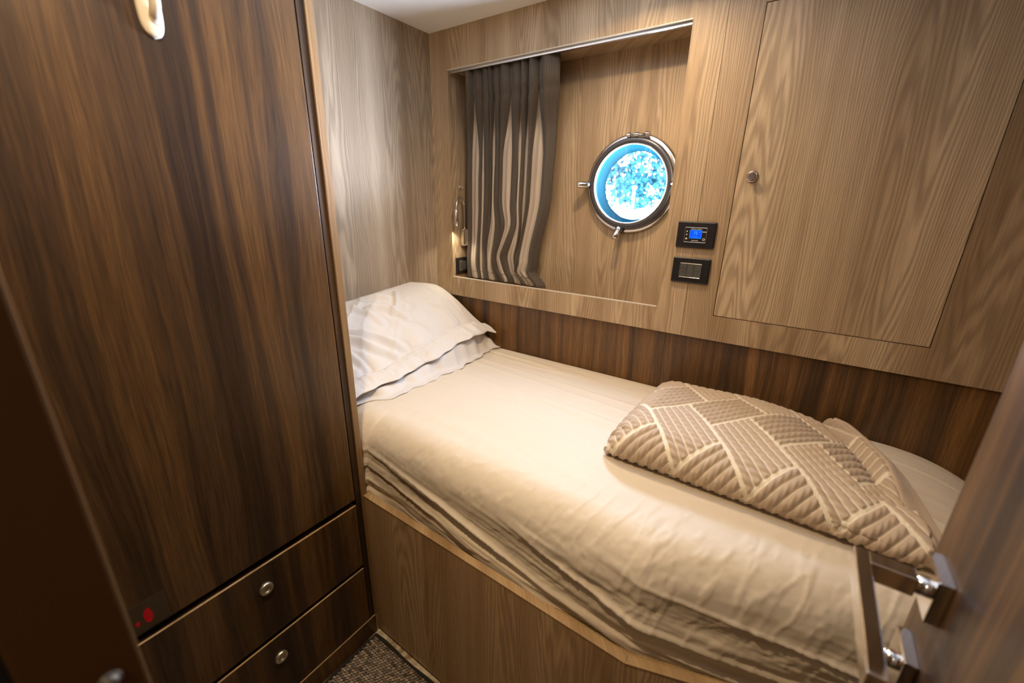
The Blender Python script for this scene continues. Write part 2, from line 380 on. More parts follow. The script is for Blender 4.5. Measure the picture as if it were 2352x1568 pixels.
# doorway wall the camera stands in
wf = empty('wall_front', (0, 0, ZF), kind='structure')
box('panel', XH, -0.405, -.03, .028, ZF, ZC, M['dark_soft'], wf)
box('panel', 0.24, XF, -.03, .028, ZF, ZC, M['dark_soft'], wf)
box('header', -0.405, .24, -.03, .028, .56, ZC, M['dark_soft'], wf)
box('jamb', -0.405, -0.385, -.029, .031, ZF, .56, M['jamb'], wf, bevel=.003)
box('jamb', 0.215, 0.24, -.029, .031, ZF, .56, M['dark_soft'], wf, bevel=.002)
box('rubber_seal', -0.405, -0.392, -.047, -.029, ZF, .56, M['rubber'], wf)
bm = bmesh.new(); lathe(bm, [(0, .0065), (.0035, .0060), (.0052, .004), (.006, .0015), (.008, .001), (.008, 0)], (-0.385, .010, -.362), 'x', 28)
obj('ball_catch', bm, M['dull'], wf, True)
wbk = empty('wall_hall', (0, -1.4, ZF), kind='structure')
wbl = empty('wall_outer', (XH, 0, ZF), kind='structure')
box('hall_panel', XH, XF, -1.42, -1.4, ZF, ZC, M['wood_hull2'], wbk)
box('panel', XH - .02, XH, -1.4, .60, ZF, ZC, M['wood_hull2'], wbl)
wp_ = empty('wall_passage', (-.61, -.7, ZF), kind='structure')
box('panel', -0.62, -0.60, -1.4, -.047, ZF, ZC, M['wood_hull'], wp_)

# ------------------------------------------------------------------ porthole
wn = empty('window_1', (PX, DB, PZ), kind='structure')
P0 = (PX, DB, PZ)
bm = bmesh.new(); lathe(bm, [(.139, 0), (.139, -.010), (.146, -.014), (.166, -.013), (.171, -.008), (.172, 0)], P0, 'y', 96, close=True); obj('flange', bm, M['steel'], wn, True)
bm = bmesh.new(); lathe(bm, [(.1345, -.014), (.1345, -.026), (.1385, -.030), (.152, -.030), (.156, -.026), (.1575, -.016), (.150, -.014)], P0, 'y', 96, close=True); obj('lid_ring', bm, M['steel_dark'], wn, True)
bm = bmesh.new(); lathe(bm, [(.1330, -.0305), (.1350, -.0325), (.1385, -.0305), (.1365, -.0285)], P0, 'y', 96, close=True); obj('bezel', bm, M['chrome'], wn, True)
bm = bmesh.new(); lathe(bm, [(0, -.020), (.1365, -.020)], P0, 'y', 64); obj('glass_pane', bm, M['glass'], wn)
bm = bmesh.new(); lathe(bm, [(.1405, -.014), (.138, .0), (.1375, .012)], P0, 'y', 96)
nc = 96; c0 = [bm.verts.new((PX + .1375 * math.cos(2 * math.pi * i / nc), DB + .010, PZ + .1375 * math.sin(2 * math.pi * i / nc))) for i in range(nc)]
c1 = [bm.verts.new((PX + .120 * math.cos(2 * math.pi * i / nc), DB + .042, PZ - .003 + .120 * math.sin(2 * math.pi * i / nc))) for i in range(nc)]
for i in range(nc): bm.faces.new([c0[i], c1[i], c1[(i + 1) % nc], c0[(i + 1) % nc]])
obj('tunnel', bm, M['hull_blue'], wn, True)
def clamp(a):
    ca_, sa_ = math.cos(a), math.sin(a); rad = Vector((ca_, 0, sa_)); tan = Vector((-sa_, 0, ca_))
    c = Vector(P0) + rad * .160
    bm = bmesh.new(); lathe(bm, [(0, -.030), (.013, -.030), (.015, -.026), (.015, -.006), (.013, 0)], c + rad * .004, 'y', 20)
    lug = obj('clamp_lug', bm, M['steel_dark'], wn, True)
    bm = bmesh.new(); b = c + Vector((0, -.036, 0)) + rad * .006
    tube(bm, [b - rad * .012 + Vector((0, .006, 0)), b, b + rad * .012 + Vector((0, -.010, 0)), b + rad * .026 + Vector((0, -.022, 0))], [.011, .0145, .0135, .0115], 8)
    lathe(bm, [(0, -.042), (.007, -.042), (.008, -.038), (.008, -.026)], c + rad * .002, 'y', 14)
    obj('wing_screw', bm, M['chrome'], wn, True)
clamp(math.radians(180)); clamp(math.radians(262)); clamp(math.radians(0))
bm = bmesh.new(); hz = PZ + .164
tube(bm, [(PX - .018, DB - .026, hz + .001), (PX + .052, DB - .026, hz - .003)], .0052, 14)
obj('hinge_pin', bm, M['chrome'], wn, True)
for dx in (-.018, .012, .048):
    bm = bmesh.new(); tube(bm, [(PX + dx - .006, DB - .026, hz - .0005 * (dx > 0)), (PX + dx + .006, DB - .026, hz - .001)], .0085, 16)
    bx(bm, PX + dx - .005, PX + dx + .005, DB - .026, DB - .004, hz - .012, hz + .003); obj('hinge_knuckle', bm, M['steel'], wn)

# ------------------------------------------------------------------ wardrobe
WX = -0.954
wd = empty('wardrobe', (WX, .31, ZF), label='tall dark brown wood wardrobe with two drawers at its foot, left of the bunk', cat='wardrobe')
bm = bmesh.new(); bx(bm, XH + .004, WX - .022, .031, .606, ZF, ZC - .001); obj('carcass', bm, M['black'], wd)
dr = box('door', WX - .020, WX, .030, .5840, -.841, ZC - .004, M['dark_door'], wd, bevel=.001)
box('stile', WX - .020, WX - .004, .5895, .6065, ZF + .07, ZC - .002, M['dark_stile'], wd)
ha = empty('handle', (WX, .328, .33)); ha.parent = dr; ha.location = (0, 0, 0)
# handle: lens shaped back plate with a raised pull (one ivory mesh)
nu, nv = 48, 17
P = np.zeros((nu, nv, 3))
tz = np.linspace(0, 1, nu); zz = .245 + tz * .20
half = .0175 * np.clip(1 - ((tz - .5) / .5) ** 8, .0, 1) ** .5
for j in range(nv):
    a = math.pi * j / (nv - 1); P[:, j, 1] = .329 - np.cos(a) * half; P[:, j, 0] = WX + .0095 * np.sin(a) ** .6 * np.clip(half / .0175, 0, 1) ** .5; P[:, j, 2] = zz
bpy.data.objects.remove(ha)
hb = link('handle', grid_mesh('handle', P), M['handle_white'], dr, True)
hb.location = -Vector(wmat(dr).translation)
bm = bmesh.new()
tube(bm, [(WX + .004, .331, .272), (WX + .014, .331, .277), (WX + .024, .331, .288), (WX + .028, .331, .31), (WX + .029, .331, .345), (WX + .028, .331, .38), (WX + .014, .331, .412), (WX + .004, .331, .418)], [.0075, .0078, .008, .008, .008, .008, .0078, .0075], 14)
gp = obj('grip', bm, M['handle_white'], hb, True); gp.location = (0, 0, 0)
# sticker with a red mark on the lower left of the door
bm = bmesh.new(); bx(bm, WX + .0001, WX + .0006, .060, .136, -.836, -.768)
rr = random.Random(3)
for cy_, cz_, ry, rz in ((.1035, -.806, .0075, .020), (.085, -.812, .004, .006)):
    vs = [bm.verts.new((WX + .0009, cy_ + ry * math.cos(a) * rr.uniform(.8, 1.1), cz_ + rz * math.sin(a) * rr.uniform(.8, 1.1))) for a in [2 * math.pi * i / 14 for i in range(14)]]
    bm.faces.new(vs).material_index = 1
st = obj('sticker', bm, [M['film'], M['red']], dr); tag(st, label='small brownish film sticker with a red mark')
st.location = (0, 0, 0) if False else st.location
for z0, z1, kz in ((-1.086, -.862, -.931), (-1.315, -1.101, -1.171)):
    d_ = box('drawer', WX - .020, WX, .030, .5850, z0, z1, M['dark_door'], wd, bevel=.001)
    box('edge_strip', WX - .0035, WX + .0004, .030, .5850, z1 - .0012, z1 + .0008, M['wood_edge'], d_)  # pale strip paints the highlight along the drawer's front bevel
    bm = bmesh.new(); lathe(bm, [(0, .0025), (.006, .0028), (.0085, .0045), (.0095, .0075), (.0135, .0080), (.0165, .0060), (.0170, .002), (.0170, 0)], (WX, .314, kz), 'x', 40)
    obj('knob', bm, M['silver'], d_, True)
kb = box('kickboard', WX - .016, WX + .002, .030, .6055, ZF, -1.3175, M['dark'], wd, bevel=.0008)
box('edge_strip', WX - .001, WX + .0026, .030, .6045, -1.3178, -1.3160, M['wood_edge'], kb)

# ------------------------------------------------------------------ locker in the hull wall
lk = empty('locker', (.047, D, LZ0), label='flush pale wood wall locker above the foot of the bunk', cat='locker')
bm = bmesh.new(); bx(bm, LX0 - .004, LX1 + .004, D + .0175, D + .024, LZ0 - .004, LZ1 + .004); obj('carcass', bm, M['black'], lk)
g = .0021
ld = box('door', LX0 + g, LX1 - g, D - .0005, D + .017, LZ0 + g, LZ1 - g, M['wood_locker'], lk, bevel=.0006)
bm = bmesh.new(); lathe(bm, [(.0150, -.0005), (.0150, -.004), (.0130, -.0055), (.0085, -.006), (.0080, -.014), (.0100, -.016), (.0100, -.019), (.0085, -.0205), (0, -.0205)], (-.1715, D, .081), 'y', 48)
obj('knob', bm, M['steel'], ld)

# ------------------------------------------------------------------ wall plates
def text(s, size, x, z, y, mat, parent, name, align='CENTER', bold=0.0, sx=1.0):
    c = bpy.data.curves.new(name, 'FONT'); c.body = s; c.size = size; c.align_x = align; c.align_y = 'CENTER'; c.extrude = .0001; c.offset = bold; c.resolution_u = 3
    t = bpy.data.objects.new('tmp_text', c); COL.objects.link(t)
    me = bpy.data.meshes.new_from_object(t.evaluated_get(bpy.context.evaluated_depsgraph_get())); bpy.data.objects.remove(t)
    me.materials.clear()
    me.transform(Matrix.Translation((x, y, z)) @ Matrix.Rotation(math.pi / 2, 4, 'X') @ Matrix.Diagonal((sx, 1, 1, 1)))
    return link(name, me, mat, parent)
def plate(name, label, cat, cx, cz, w=.1145, h=.0805, yb=D, iw=.0665, ih=.0465, group=None):
    e_ = empty(name, (cx, yb, cz), label=label, cat=cat)
    bm = bmesh.new(); bx(bm, cx - w / 2, cx + w / 2, yb - .0085, yb - .0004, cz - h / 2, cz + h / 2)
    obj('faceplate', bm, M['black_plastic'], e_, bevel=.0035, seg=3)
    bm = bmesh.new(); t = .0020
    bx(bm, cx - iw / 2, cx + iw / 2, yb - .0102, yb - .0084, cz + ih / 2 - t, cz + ih / 2); bx(bm, cx - iw / 2, cx + iw / 2, yb - .0102, yb - .0084, cz - ih / 2, cz - ih / 2 + t)
    bx(bm, cx - iw / 2, cx - iw / 2 + t, yb - .0102, yb - .0084, cz - ih / 2, cz + ih / 2); bx(bm, cx + iw / 2 - t, cx + iw / 2, yb - .0102, yb - .0084, cz - ih / 2, cz + ih / 2)
    obj('chrome_frame', bm, M['steel'], e_, bevel=.0006)
    return e_
cx, cz = -.2995, -.0890
th = plate('thermostat', 'black wall thermostat with blue display reading 75, above the socket plate', 'thermostat', cx, cz)
yf = D - .0090
sn = box('screen', cx - .0175, cx + .0180, yf - .0012, yf, cz - .0105, cz + .0150, M['lcd_edge'], th)
box('display_field', cx - .0163, cx + .0168, yf - .0015, yf - .0011, cz - .0092, cz + .0138, M['lcd'], sn)
text('75', .0132, cx, cz + .0055, yf - .0017, M['digits'], sn, 'digits', bold=.0001)
text('°', .0110, cx + .0112, cz + .0060, yf - .0017, M['digits'], sn, 'degree_sign', bold=.0001)
text('Cooling', .0056, cx - .001, cz - .0052, yf - .0017, M['lcd_edge'], sn, 'display_text')
text('PERSONAL CLIMATE', .0034, cx + .001, cz + .0178, yf - .0003, M['print'], th, 'lettering', bold=.00004)
text('MODE', .0040, cx + .0252, cz + .0100, yf - .0003, M['print'], th, 'lettering', bold=.00012)
text('FLEXIMATIC', .0036, cx, cz - .0172, yf - .0003, M['print'], th, 'lettering', bold=.0001)
def tri(cx_, cz_, s_, up_):
    bm = bmesh.new(); k = 1 if up_ else -1
    vs = [bm.verts.new((cx_ - s_, yf - .0004, cz_ - k * s_ * .8)), bm.verts.new((cx_ + s_, yf - .0004, cz_ - k * s_ * .8)), bm.verts.new((cx_, yf - .0004, cz_ + k * s_ * 1.0))]
    bm.faces.new(vs); r_ = bmesh.ops.extrude_face_region(bm, geom=bm.faces[:]); bmesh.ops.translate(bm, verts=[v for v in r_['geom'] if isinstance(v, bmesh.types.BMVert)], vec=(0, .0006, 0))
    return bm
obj('up_button', tri(cx - .0262, cz + .0108, .0025, True), M['print'], th); obj('down_button', tri(cx - .0262, cz + .0002, .0025, False), M['print'], th)
def ring(cx_, cz_, r1, r2):
    bm = bmesh.new(); lathe(bm, [(r1, -.0004), (r2, -.0004), (r2, .0002), (r1, .0002)], (cx_, yf, cz_), 'y', 24, close=True); return bm
bm = ring(cx - .0262, cz - .0118, .0018, .0030); bx(bm, cx - .0262 - .0010, cx - .0262 + .0010, yf - .0004, yf, cz - .0128, cz - .0108); obj('fan_button', bm, M['print'], th)
obj('power_button', ring(cx + .0255, cz - .0125, .0022, .0036), M['print'], th)

cx, cz = -.2995, -.2005
so = plate('socket_plate', 'black plate with mains socket and two grey switches, below the thermostat', 'socket', cx, cz)
for k in range(3):
    x0 = cx - .0310 + k * .0209
    md = box(('socket_insert', 'blank_insert', 'rocker_switch')[k], x0, x0 + .0202, yf - .0014, yf, cz - .0210, cz + .0210, M['gray_module'], so, bevel=.0006)
    if k == 0:
        bm = bmesh.new(); bx(bm, x0 + .0052, x0 + .0072, yf - .0017, yf - .0013, cz + .0020, cz + .0090); bx(bm, x0 + .0138, x0 + .0158, yf - .0017, yf - .0013, cz + .0030, cz + .0085)
        lathe(bm, [(0, -.0017), (.0026, -.0017), (.0026, -.0012)], (x0 + .0104, yf, cz - .0055), 'y', 16); obj('socket_slots', bm, M['black'], md)
    if k == 2: box('switch_gap', x0 + .0006, x0 + .0196, yf - .0016, yf - .0012, cz - .0003, cz + .0003, M['black'], md)

# bedside plate on the recess side wall (faces +x)
e_ = empty('bedside_switch', (RX0, 1.509, -.290), label='black bedside switch plate low in the recess, half behind the curtain', cat='switch')
box('faceplate', RX0 + .0004, RX0 + .008, 1.470, 1.556, -.3275, -.2515, M['black_plastic'], e_, bevel=.003)
box('chrome_frame', RX0 + .0078, RX0 + .0096, 1.489, 1.537, -.3120, -.2660, M['steel'], e_, bevel=.0006)
box('rocker', RX0 + .0094, RX0 + .0106, 1.4915, 1.5345, -.3095, -.2685, M['gray_module'], e_, bevel=.0006)
# hook
bm = bmesh.new(); lathe(bm, [(0, .003), (.006, .003), (.007, 0)], (RX0, 1.512, .060), 'x', 16)
tube(bm, [(RX0 + .002, 1.512, .060), (RX0 + .010, 1.512, .058), (RX0 + .016, 1.511, .052), (RX0 + .020, 1.510, .058), (RX0 + .020, 1.509, .066)], .0018, 8)
tube(bm, [(RX0 + .008, 1.512, .059), (RX0 + .010, 1.505, .064), (RX0 + .012, 1.500, .066)], .0016, 8)
hk = obj('hook', bm, M['chrome'], None, True); tag(hk, 'tiny chrome hook on the recess side wall above the reading lamp', 'hook')

# ------------------------------------------------------------------ reading lamp
rl = empty('reading_lamp', (RX0, 1.522, -.16), label='chrome gooseneck reading lamp in the recess beside the curtain', cat='lamp')
box('base', RX0 + .0004, RX0 + .026, 1.506, 1.540, -.199, -.120, M['chrome'], rl, bevel=.007, seg=4)
nk = []
for i in range(25):
    t = i / 24
    if t < .45: q = t / .45; nk.append((RX0 + .016, 1.522, -.122 + .098 * q))
    else:
        a = math.pi * min((t - .45) / .45, 1); nk.append((RX0 + .016 + .022 * (1 - math.cos(a)) / 2, 1.522 - .078 * (1 - math.cos(a)) / 2, -.024 + .040 * math.sin(a) - .014 * max(0, (t - .7) / .3)))
bm = bmesh.new(); tube(bm, nk, [.0046 + .0004 * (i % 2) for i in range(25)], 12); obj('gooseneck', bm, M['steel'], rl, True)
hx, hy, hz_ = nk[-1]
bm = bmesh.new(); lathe(bm, [(0, .004), (.008, .003), (.0098, 0), (.0098, -.066), (.0085, -.068), (.0080, -.0655), (0, -.0655)], (hx, hy, hz_), 'z', 28); obj('lamp_head', bm, M['chrome'], rl, True)
bm = bmesh.new(); lathe(bm, [(0, -.0672), (.0079, -.0668)], (hx, hy, hz_), 'z', 20); obj('lens', bm, M['lens'], rl)
lamp('reading_light', (hx, hy, hz_ - .0695), .30, (1.0, .90, .72), .014, 110)

# ------------------------------------------------------------------ curtain rail + curtain
rr_ = box('curtain_rail', RX0 + .004, RX1 - .003, D + .0115, D + .026, RZ1 - .012, RZ1 - .0005, M['alu'], None, bevel=.0015)
tag(rr_, 'slim aluminium curtain rail under the top of the wall recess', 'rail')
cu = empty('curtain', (-1.07, 1.50, RZ0), label='brown curtain with beige vertical stripes gathered left of the porthole', cat='curtain')
# fabric strips: (kind, width at top, width at mid, width low)  kind 1 = beige
strips = [(0, 26, 20, 24), (1, 2, 22, 20), (0, 30, 12, 16), (1, 1, 7, 7), (0, 26, 30, 22), (0, 10, 6, 6), (1, 2, 8, 22), (0, 22, 26, 30), (0, 34, 10, 12), (1, 2, 24, 12),
          (0, 30, 26, 36), (1, 2, 9, 24), (0, 22, 12, 8), (1, 2, 12, 3), (0, 30, 12, 5), (1, 2, 27, 25), (0, 56, 46, 48)]
SUB = 13; NZ = 170
zs = np.linspace(0, 1, NZ)                 # 0 top .. 1 bottom
tot = len(strips) * SUB
Wt = np.array([[s_[1], s_[2] * (1.45 if s_[0] else .9), s_[3] * (1.4 if s_[0] else .9)] for s_ in strips], float)
ztop, zbot = RZ1 - .008, RZ0 - .012
tt = smooth01((zs - .10) / .30); tl = smooth01((zs - .55) / .35)
Wz = Wt[:, 0][None] * (1 - tt)[:, None] + Wt[:, 1][None] * (tt * (1 - tl))[:, None] + Wt[:, 2][None] * (tt * tl)[:, None]
Wz /= Wz.sum(1, keepdims=True)
left = -1.282 + .004 * np.sin(zs * 5); right = -0.848 - .012 * smooth01((zs - .25) / .4) - .052 * smooth01((zs - .55) / .33) + .040 * smooth01((zs - .93) / .07)
cum = np.concatenate([np.zeros((NZ, 1)), np.cumsum(Wz, 1)], 1)
Pc = np.zeros((tot, NZ, 3)); stripe = np.zeros((tot, NZ)); su = np.zeros((tot, NZ))
for i in range(tot):
    k = i // SUB; f = (i % SUB) / (SUB - 1) * .992
    xx = left + (right - left) * (cum[:, k] * (1 - f) + cum[:, k + 1] * f)
    kind = strips[k][0]; g_ = (k + f) / len(strips)
    amp = (.016 * (1 - tt) + .012 * tt) * (1 + .45 * math.sin(k * 2.3 + 1))
    if kind == 0: d_ = -amp * math.sin(math.pi * f) ** .8
    else: d_ = .013 * (1 - .75 * tt) * math.sin(math.pi * f) + .004 + tt * (.005 * math.sin(2 * math.pi * f) - .010 * math.sin(math.pi * f) ** .6)
    if k == len(strips) - 1: d_ = -.030 * math.sin(math.pi * min(f * 1.5, 1) * .5) + .070 * max(0, f - .45) ** 1.1 + 0 * zs
    d_ = d_ + .0035 * vn(np.full(NZ, g_ * 22), zs * 6, 3) + .007 * np.exp(-((zs - .115) / .018) ** 2) * (1 if kind else .6)
    # one loose fold kicks sideways low down, as the hem rests behind the frame
    kick = .020 * np.exp(-((zs - .70) / .07) ** 2) * math.exp(-((g_ - .55) / .16) ** 2) - .022 * np.exp(-((zs - .87) / .06) ** 2) * math.exp(-((g_ - .62) / .18) ** 2) - .012 * np.exp(-((zs - .93) / .03) ** 2) * math.exp(-((g_ - .9) / .12) ** 2)
    d_ = d_ - .012 * np.exp(-((zs - .9) / .08) ** 2) * math.sin(g_ * 17)
    yc = 1.490 + .062 * smooth01((zs - .06) / .22)
    Pc[i, :, 0] = np.maximum((xx + kick) * yc / 1.500, RX0 + .004); Pc[i, :, 1] = yc + np.clip(d_, -.026, .036); Pc[i, :, 2] = ztop + (zbot - ztop) * zs
    stripe[i] = kind; su[i] = k * .05 + f * .05
# crisp stripe borders: attribute switches within the last sub-step of a strip
cme = grid_mesh('fabric', Pc, {'stripe': stripe, 'su': su})
cf = link('fabric', cme, M['curtain'], cu, True)
sm = cf.modifiers.new('thick', 'SOLIDIFY'); sm.thickness = .0012; sm.offset = 0
hemz = int(NZ * .955); hp = Pc[:, hemz:hemz + 2].copy(); hp[:, :, 1] -= .0010; hp[:, 1, 2] = hp[:, 0, 2] - .0022
link('hem_stitch', grid_mesh('hem_stitch', hp, {'stripe': stripe[:, :2], 'su': su[:, :2]}), plain('stitch_thread', (.12, .09, .06), .8), cu, True)

# ------------------------------------------------------------------ bunk base
PB = .612; ZP = -.844; KX = -.137
bb = empty('bunk_base', (-.5, PB, ZF), label='pale wood bunk side panel angled near the foot, under the mattress', cat='bunk')
def prism_xy(bm, pts, z0, z1):
    lo = [bm.verts.new((x, y, z0)) for x, y in pts]; hi = [bm.verts.new((x, y, z1)) for x, y in pts]; k = len(pts)
    bm.faces.new(lo[::-1]); bm.faces.new(hi)
    for i in range(k): bm.faces.new([lo[i], lo[(i + 1) % k], hi[(i + 1) % k], hi[i]])
ye = PB - .008 + .33 * (XF - KX)
yk = PB - .008
bm = bmesh.new(); prism_xy(bm, [(-.953, PB + .001), (KX, yk), (KX, yk + .018), (-.953, PB + .019)], ZF + .012, ZP - .003); obj('side_panel', bm, M['wood_bunk'], bb)
bm = bmesh.new(); prism_xy(bm, [(KX + .0004, yk), (XF, ye), (XF, ye + .019), (KX + .0004, yk + .018)], ZF + .012, ZP - .003); obj('side_panel', bm, M['wood_bunk'], bb)
bm = bmesh.new(); prism_xy(bm, [(-.955, PB), (KX, yk - .001), (KX, yk + .0195), (-.955, PB + .0205)], ZP - .003, ZP); obj('top_edge', bm, M['wood_edge'], bb)
bm = bmesh.new(); prism_xy(bm, [(KX + .0006, yk - .001), (XF, ye - .001), (XF, ye + .0195), (KX + .0006, yk + .0195)], ZP - .003, ZP); obj('top_edge', bm, M['wood_edge'], bb)
box('slat_board', XH + .004, XF - .004, PB + .30, D - .006, -.875, -.862, M['chip'], bb)
bm = bmesh.new(); prism_xy(bm, [(-.953, PB + .030), (KX, yk + .030), (XF - .02, ye + .03), (XF - .02, PB + .31), (XH + .01, PB + .31), (XH + .01, PB + .03)], -.875, -.862); obj('mattress_board', bm, M['chip'], bb)

# ------------------------------------------------------------------ mattress
ZM = -.616
nx, ns = 620, 250
xs = np.linspace(XH + .006, .505, nx)[:, None]; s = np.linspace(0, 1, ns)[None]
yfr = (PB + .026) + np.where(xs > KX, .33 * (xs - KX), 0) + 0 * s; yfr = np.where(xs < -.955, .630, yfr)
ybk = D + .006; ytop = yfr + .095
hside = .238
# arc-length zones: back drop 0-.06, top .06-.62, round .62-.78, side .78-1
Y = np.zeros((nx, ns)); Z = np.zeros((nx, ns)); NY = np.zeros((nx, ns)); NZ_ = np.zeros((nx, ns))
s = s + 0 * xs
za = s < .06; zb = (s >= .06) & (s < .60); zc_ = (s >= .60) & (s < .78); zd = s >= .78
Y[za] = ybk; Z[za] = ZM - .03 - .07 * (1 - s[za] / .06)
ang = np.clip((s - .06) / .05, 0, 1) * math.pi / 2
q = (s - .06) / .54
Y = np.where(zb, ybk - q * (ybk - ytop), Y); Z = np.where(zb, ZM - .018 * np.exp(-q * 26), Z); NZ_ = np.where(zb, 1.0, NZ_)
a = np.clip((s - .60) / .18, 0, 1) * math.pi / 2 * 1.0
rY, rZ = .095, .110
Y = np.where(zc_, ytop - rY * np.sin(a), Y); Z = np.where(zc_, ZM - rZ * (1 - np.cos(a)), Z)
NY = np.where(zc_, -np.sin(a), NY); NZ_ = np.where(zc_, np.cos(a), NZ_)
q = (s - .78) / .22
Y = np.where(zd, yfr + .004 * q, Y); Z = np.where(zd, ZM - rZ - q * (.255 - rZ), Z); NY = np.where(zd, -1.0, NY); NZ_ = np.where(zd, .0, NZ_)
# foot end: round the plan and drop
ft = np.clip((xs - .23) / .275, 0, 1); drop = .085 * ft ** 2.6
Z = Z - drop * (Z > ZM - .12); 
# broad sag of the front edge
sidew = smooth01((s - .60) / .15)
# diagonal folds on the side
qq = (Z - ZM) + .17 * (xs + .95)
f1 = np.abs(fbm(xs * 1.3 + 5, qq * 19, 3, 11)); f1 = (1 - np.clip(f1 * 3.2, 0, 1)) ** 1.5
f2 = fbm(xs * 2.0 + 2, qq * 34, 3, 23)
cr = fbm(xs * 22 + s * 3, s * 26, 4, 31); cr2 = np.abs(fbm(xs * 34 + s * 7, s * 12 + xs * 4, 3, 41))
lowf = smooth01((s - .70) / .12); right_ = smooth01((xs + .45) / .35)
disp = lowf * (.0105 * f1 + .0065 * f2) - .004 * lowf + sidew * (.0016 * cr)
crz = smooth01((s - .52) / .08) * (1 - smooth01((s - .86) / .1))
disp = disp + crz * right_ * (.0022 * (1 - np.clip(cr2 * 3, 0, 1)) + .0010 * cr) + crz * (1 - right_) * .0012 * (1 - np.clip(cr2 * 3.5, 0, 1))
# big bulge where the cover sags out at the foot end
disp = disp + .008 * right_ * np.exp(-((s - .86) / .05) ** 2)
# long wrinkles on top
topw = smooth01((s - .08) / .06) * (1 - smooth01((s - .56) / .08))
qy = Y + .10 * xs + .02 * np.sin(xs * 3)
w1 = np.abs(fbm(xs * 1.1 + 9, qy * 15, 2, 51)); w1 = (1 - np.clip(w1 * 5, 0, 1)) ** 2
disp = disp + topw * (.0045 * w1 * smooth01((Y - .85) / .25) + .0014 * fbm(xs * 3, qy * 26, 3, 61) + .003 * fbm(xs * 1.2, Y * 3, 2, 71))
Y = np.where(np.abs(NY) > 0, Y + NY * disp, Y); Z = Z + NZ_ * disp
# hold the lower side inside the panel
lim = np.where(Z < ZP + .012, yfr - .004, -9); Y = np.where(zc_ | zd, np.maximum(Y, lim), Y)
edge = smooth01((np.abs(xs - xs.min())) / .03)
Pm = np.stack([xs + 0 * s + 0 * Y, Y, Z], -1)
# foot cap: pull the last columns in
mt = empty('mattress', (-.45, 1.04, -.86), label='mattress in a cream fitted sheet lying on the bunk', cat='mattress')
mo = link('fitted_sheet', grid_mesh('fitted_sheet', Pm), M['sheet'], mt, True)
bm = bmesh.new(); prism_xy(bm, [(XH + .008, .66), (-.955, .66), (-.955, .66), (KX, .66), (.50, .88), (.50, D - .004), (XH + .008, D - .004)], -.860, ZM - .135); obj('mattress_core', bm, M['sheet'], mt)
bm = bmesh.new(); prism_xy(bm, [(.46, .90), (.506, .90), (.506, D - .002), (.46, D - .002)], -.860, ZM - .09); obj('end_panel', bm, M['sheet'], mt, bevel=.02)

# ------------------------------------------------------------------ pillows
def pillow(name, label, Y0, Y1, ztop_f, zbot_f, xfront, xback, hem, seed, wr, mat):
    na, nb = 170, 200
    a = np.linspace(0, 1, na)[:, None]; b = np.linspace(0, 1, nb)[None]
    yy = Y0 + (Y1 - Y0) * a + 0 * b
    fr = xfront(yy[:, :1]); bk = xback
    # loop round section: b 0..0.5 top (back -> front), 0.5..1 bottom (front -> back)
    top = b < .5; u = np.where(top, b / .5, (1 - b) / .5) + 0 * a
    xx = bk + (fr - bk) * u
    end = np.clip(np.minimum(a, 1 - a) / .16, 0, 1); end = np.sqrt(1 - (1 - end) ** 2) + 0 * b
    zt = ztop_f(u, yy); zb_ = zbot_f(u, yy); mid = zb_ + (zt - zb_) * .35
    back_r = np.sqrt(1 - (1 - np.clip(u / .10, 0, 1)) ** 2)
    k = end * back_r
    z = np.where(top, mid + (zt - mid) * k, mid + (zb_ - mid) * k)
    w = wr(u, yy, xx)
    z = z + np.where(top, w, 0) * smooth01(end * 1.5)
    return np.stack([xx, yy, z], -1)
hz_line = lambda y: np.interp(y, [.60, .70, .78, .895, .98, 1.08, 1.247, 1.37, 1.42], [-.590, -.582, -.576, -.572, -.565, -.550, -.524, -.532, -.552])
HB = .80                                     # body/hem boundary in u
def up_top(u, y):
    seam = hz_line(y) + .022 + .012 * smooth01((y - .8) / .3)
    zw = np.interp(y, [.60, .94, 1.24, 1.42], [-.395, -.372, -.346, -.385])
    ub = np.clip(u / HB, 0, 1)
    body = zw + (seam - zw) * ub ** 1.15 + .060 * np.sin(np.pi * ub ** .9) * np.interp(y, [.6, .8, 1.0, 1.2, 1.35, 1.42], [.55, .65, .75, .75, .80, .60])
    h = (u - HB) / (1 - HB); return np.where(u < HB, body, seam + (hz_line(y) - seam) * h + .006 * np.sin(np.clip(h, 0, 1) * np.pi))
def up_bot(u, y):
    t = up_top(u, y); return np.where(u < HB, t - .012 - .085 * np.sin(np.pi * np.clip(u / HB, 0, 1)) ** .7, t - .0028)
FOLDS = [(.20, .66, .76, .80, .013, .010), (.30, .66, .78, .93, .012, .011), (.05, .72, .45, .74, .010, .012), (.42, .80, .76, .98, .009, .009), (.15, .86, .50, .96, .008, .012), (.12, .98, .42, 1.10, .010, .014), (.30, .95, .55, 1.06, .010, .011), (.20, 1.12, .46, 1.02, .008, .010), (.55, 1.05, .76, 1.12, .005, .008), (.50, 1.20, .75, 1.26, .005, .008), (.55, .72, .79, .70, .010, .010), (.35, 1.28, .70, 1.33, .004, .008)]
